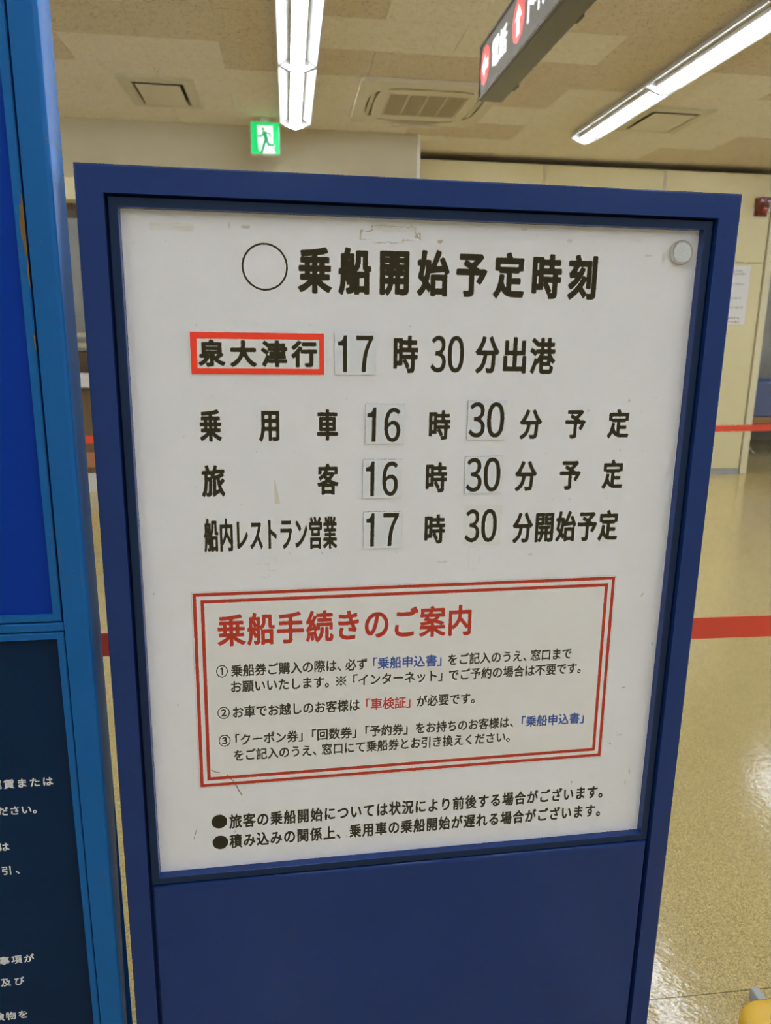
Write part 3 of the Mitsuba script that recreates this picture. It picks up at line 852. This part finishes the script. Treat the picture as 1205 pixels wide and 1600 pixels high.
for lab, box, ink, txt, rot, th in (
        ('number plate seventeen just right of the red-edged destination plate', (-95.3, -51.8, -193.8, -148.9), (-91.6, -54.4, -190.8, -153.2), '17', 0.4, 0.0015),
        ('hour plate sixteen at the left of the passenger car row', (-62.0, -19.3, -268.0, -224.4), (-60.0, -23.8, -265.3, -228.2), '16', -0.8, 0.0015),
        ('minute plate thirty at the right of the passenger car row', (50.9, 94.4, -263.9, -220.8), (52.6, 92.6, -261.0, -222.1), '30', -0.2, 0.0015),
        ('hour plate sixteen at the left of the foot passenger row', (-64.5, -21.1, -328.0, -284.6), (-61.0, -25.4, -325.2, -286.7), '16', -0.4, 0.0015),
        ('minute plate thirty at the right of the foot passenger row', (50.3, 94.2, -324.3, -282.3), (51.9, 91.4, -322.2, -283.6), '30', 0.6, 0.0015),
        ('hour plate seventeen at the left of the ship restaurant row', (-63.2, -19.9, -385.3, -343.4), (-60.3, -23.6, -382.7, -344.8), '17', -0.6, 0.0015),
        ('thin minute plate thirty at the right of the ship restaurant row', (51.6, 96.0, -384.8, -338.0), (53.4, 90.5, -381.4, -342.8), '30', -0.3, 0.0003)):
    key, M = plate('number_plate', lab, 'number plate', *box, th, rot=rot, bsdf='plate_white' if th > 0.0005 else 'card_white')
    cu, cv = (box[0] + box[1]) / 2, (box[2] + box[3]) / 2
    lo_, hi_ = ink[0] - cu, ink[1] - cu
    e0, s1 = {'17': (0.25, 0.52), '16': (0.26, 0.51), '30': (0.455, 0.51)}[txt]
    for ch, p0, p1 in ((txt[0], lo_, lo_ + (hi_ - lo_) * e0), (txt[1], lo_ + (hi_ - lo_) * s1, hi_)):
        put('numeral', flat(mm(fit(ch, p0, p1, ink[2] - cv, ink[3] - cv, 0.45, inter=True)), -th, 0.0002), 'ink_black', key, M=M)

key, M = plate('destination_plate', 'white destination plate edged with bright red tape', 'destination plate', -241.9, -106.2, -193.9, -151.9, 0.0012, 'card_white', rot=0.1)
hw, hh = 67.85, 21.0
for a, b, c_, d in ((-hw, hw, hh - 6.6, hh), (-hw, hw, -hh, -hh + 5.9)):
    put('tape_strip', flat(mm(sbox(a, c_, b, d)), -0.0012, 0.0002), 'tape_red', key, M=M)
for a, b in ((-hw, -hw + 6.3), (hw - 5.0, hw)):
    put('tape_strip', flat(mm(sbox(a, -hh, b, hh)), -0.00125, 0.00035), 'tape_red', key, M=M)
letters([fit(ch, cx - 13.4, cx + 13.4, -13.6, 13.6, 1.1) for ch, cx in zip('泉大津行', (-46.9, -15.2, 16.4, 47.2))], 'ink_black', key, -0.0012, 0.0002, M)

# laminated notice
notice = thing('procedure_notice', 'laminated white notice with double red border in the lower board', 'notice')
quad = Polygon([(-254.0, -671.0), (243.7, -668.5), (241.9, -426.7), (-253.0, -429.2)])
put('laminate', flat(mm(quad), BW - 0.0001, 0.0004), 'laminate_edge', notice, M=SM, label='clear laminate margin')
ipq = Polygon([(-252.9, -670.0), (242.7, -667.6), (241.0, -427.7), (-252.0, -430.2)])
paper = put('sheet', flat(mm(ipq), BW - 0.0005, 0.0002), 'notice_paper', notice, M=SM)
NW = BW - 0.0007
o1 = ipq.buffer(-0.8, join_style=2)
i1 = ipq.buffer(-4.5, join_style=2)
o2 = ipq.buffer(-9.0, join_style=2)
i2 = ipq.buffer(-12.8, join_style=2)
put('border', flat(mm(o1.difference(i1)), NW, 0.00015), 'ink_red', paper, M=SM, label='outer red border line')
put('border', flat(mm(o2.difference(i2)), NW, 0.00015), 'ink_red', paper, M=SM, label='inner red border line')


def note(segs, vc, h, bsdf='ink_black', bold=0.28, label=None, slope=0.0):
    g = union_all([affinity.rotate(fit(t_, a, b, vc - h / 2, vc + h / 2, bold, em=h / 0.92, sharp=False), 0) for t_, a, b in segs])
    put('print_line', flat(mm(g), NW, 0.00015), bsdf, paper, M=SM, label=label or 'line of small black print', stuff=True)


HEAD = '乗船手続きのご案内'
hw_ = [-227.2 + 295.3 * i / 9 for i in range(10)]
letters(cells(HEAD, [(hw_[i] + hw_[i + 1]) / 2 for i in range(9)], 30.8, -494.5, -456.5, 0.9), 'ink_red', paper, NW, 0.00015)
note([('①', -229.0, -216.2), ('乗船券ご購入の際は、', -212.7, -87.8), ('必ず', -82.9, -57.4), ('をご記入のうえ、', 39.2, 136.0), ('窓口まで', 140.9, 192.7)], -524.6, 14.2)
note([('「乗船申込書」', -50.4, 31.2)], -524.6, 14.2, 'ink_blue', label='blue words')
note([('お願いいたします。', -213.3, -101.9), ('※', -93.7, -81.8), ('「インターネット」', -73.5, 32.9), ('でご予約の場合は不要です。', 40.8, 206.4)], -544.3, 14.2)
note([('②', -229.4, -215.7), ('お車でお越しのお客様は', -212.1, -65.8), ('が必要です。', 2.5, 74.0)], -576.0, 14.2)
note([('「車検証」', -58.2, -4.9)], -576.2, 14.2, 'ink_red', label='red words')
note([('③', -229.2, -215.8), ('「クーポン券」', -210.3, -132.9), ('「回数券」', -121.9, -69.4), ('「予約券」', -58.7, -7.6), ('をお持ちのお客様は、', 2.2, 124.1)], -611.2, 14.2)
note([('「乗船申込書」', 134.7, 215.2)], -611.9, 14.2, 'ink_blue', label='blue words')
note([('をご記入のうえ、', -212.7, -116.9), ('窓口にて乗船券とお引き換えください。', -110.7, 120.8)], -630.9, 14.2)
put('scratch', flat(mm(union_all([stroke([(-239.2, -647.1), (-235.5, -650.0), (-229.5, -652.0)], 0.4), stroke([(-221.2, -655.3), (-214.1, -664.3), (-209.3, -674.4)], 0.55)])), NW, 0.00015), 'scratch_grey', notice, M=SM)

# round magnet
t = thing('round_magnet', 'round steel magnet in the top right corner of the board', 'magnet')
RM = SM @ tf.translation_matrix((0.2822, BW, -0.0602)) @ tf.rotation_matrix(math.pi / 2, (1, 0, 0))
put('cup', lathe([(0, 0), (0.0122, 0), (0.0127, 0.0007), (0.0127, 0.0048), (0.0119, 0.0062), (0.0106, 0.0062), (0.0104, 0.0058), (0, 0.0058)], 40), 'chrome', t, smooth=40, M=RM)
put('face', lathe([(0, 0.0057), (0.0103, 0.0057), (0.0103, 0.0061), (0, 0.0061)], 40), 'magnet_metal', t, M=RM)

# ------------------------------------------------------------------ lighter blue stand at the left
LMt = local(0.0282, 0.792, 0.0, EYE)
LSC = 0.792 / 0.74                      # the numbers below were measured for a stand 0.74 m away
lean = np.eye(4)
lean[0, 2] = -0.0042
LMt = LMt @ np.diag([LSC, LSC, LSC, 1.0]) @ lean
LB, LT = -EYE / LSC, 0.55
stand = thing('information_stand', 'tall light blue steel information stand cut by the left edge', 'sign stand')
EU = -0.1806
r_ = 0.0045
sp = [(0, 0.0), (0.0235 - r_, 0.0), (0.0235 - r_ * 0.62, r_ * 0.08), (0.0235 - r_ * 0.29, r_ * 0.29), (0.0235 - r_ * 0.08, r_ * 0.62), (0.0235, r_), (0.0235, 0.0465), (0.0, 0.0465)]
XLs, XRs = -1.11, EU - 0.0235
put('frame', frame(XLs, XRs, LB + 0.06, LT, sp), 'stand_blue', stand, smooth=50, M=LMt)
put('rail', bx(XLs, XRs, 0.0002, 0.049, -0.2912, -0.2822, 0.0012), 'stand_blue', stand, M=LMt)
put('backing', bx(XLs, XRs, 0.032, 0.040, LB + 0.06, LT), 'stand_blue', stand, M=LMt)
gp = 0.0022
up = [(-0.0075, 0.0005), (-0.0012, 0.0005), (0, 0.0017), (0, 0.02), (-0.0075, 0.02)]
put('upper_frame', frame(XLs + gp, XRs - gp, -0.2822 + 0.0012, LT - gp, up), 'stand_blue', stand, M=LMt)
put('upper_panel', bx(XLs + 0.009, XRs - gp - 0.0072, 0.0045, 0.02, -0.2822 + 0.0085, LT - 0.009), 'stand_panel', stand, M=LMt, label='plain deep blue panel')
lo = [(-0.0068, 0.0005), (-0.0012, 0.0005), (0, 0.0017), (0, 0.02), (-0.0068, 0.02)]
put('lower_frame', frame(XLs + 0.0012, XRs - 0.0012, LB + 0.064, -0.2912 - 0.0012, lo), 'stand_blue', stand, M=LMt)
lpan = put('lower_panel', bx(XLs + 0.007, XRs - 0.0078, 0.010, 0.02, LB + 0.07, -0.2912 - 0.0078), 'stand_navy', stand, M=LMt, label='dark navy panel with white text')
for s in (-1.0, -0.30):
    put('foot', bx(s - 0.04, s + 0.04, -0.15, 0.2, LB, LB + 0.04, 0.004), 'stand_blue', stand, M=LMt)


def white_row(text, right, vc, pitch=12.75, h=10.8):
    n = len(text)
    lean_u = 0.0042 * vc           # keep the row where it stands on the leaning stand
    g = cells(text, [right - pitch * (n - 1 - i) + lean_u for i in range(n)], 10.9, vc - h / 2, vc + h / 2, 0.28)
    letters(g, 'print_white', lpan, 0.010, 0.0002, LMt)


white_row('運賃または', -235.6, -461.6)
white_row('ださい。', -247.9, -493.0, 11.6)
white_row('は', -285.8, -535.4)
white_row('引、', -271.5, -564.6, 14.2)
white_row('事項が', -273.3, -678.3)
white_row('及び', -286.0, -706.8, 14)
white_row('険物を', -286.0, -752.2)
# chipped paint beside the slit
def chip(pts, w=0.0003):
    put('paint_chip', flat(mm(Polygon(pts)), w, 0.0002), 'chip_brown', stand, M=LMt, label='chipped brown patch')


for v0, v1, wd in ((62, 115, 4.5), (36, 62, 2.2), (-19, -3, 2.0)):
    rr = np.random.default_rng(int(abs(v0)))
    vs = np.linspace(v0, v1, 14)
    edge_ = [(-206.1 - wd * math.sin(math.pi * (i + 0.5) / 14) ** 0.6 * rr.uniform(0.45, 1.0), v) for i, v in enumerate(vs)]
    chip([(-206.1, v0)] + edge_ + [(-206.1, v1)], 0.0006)
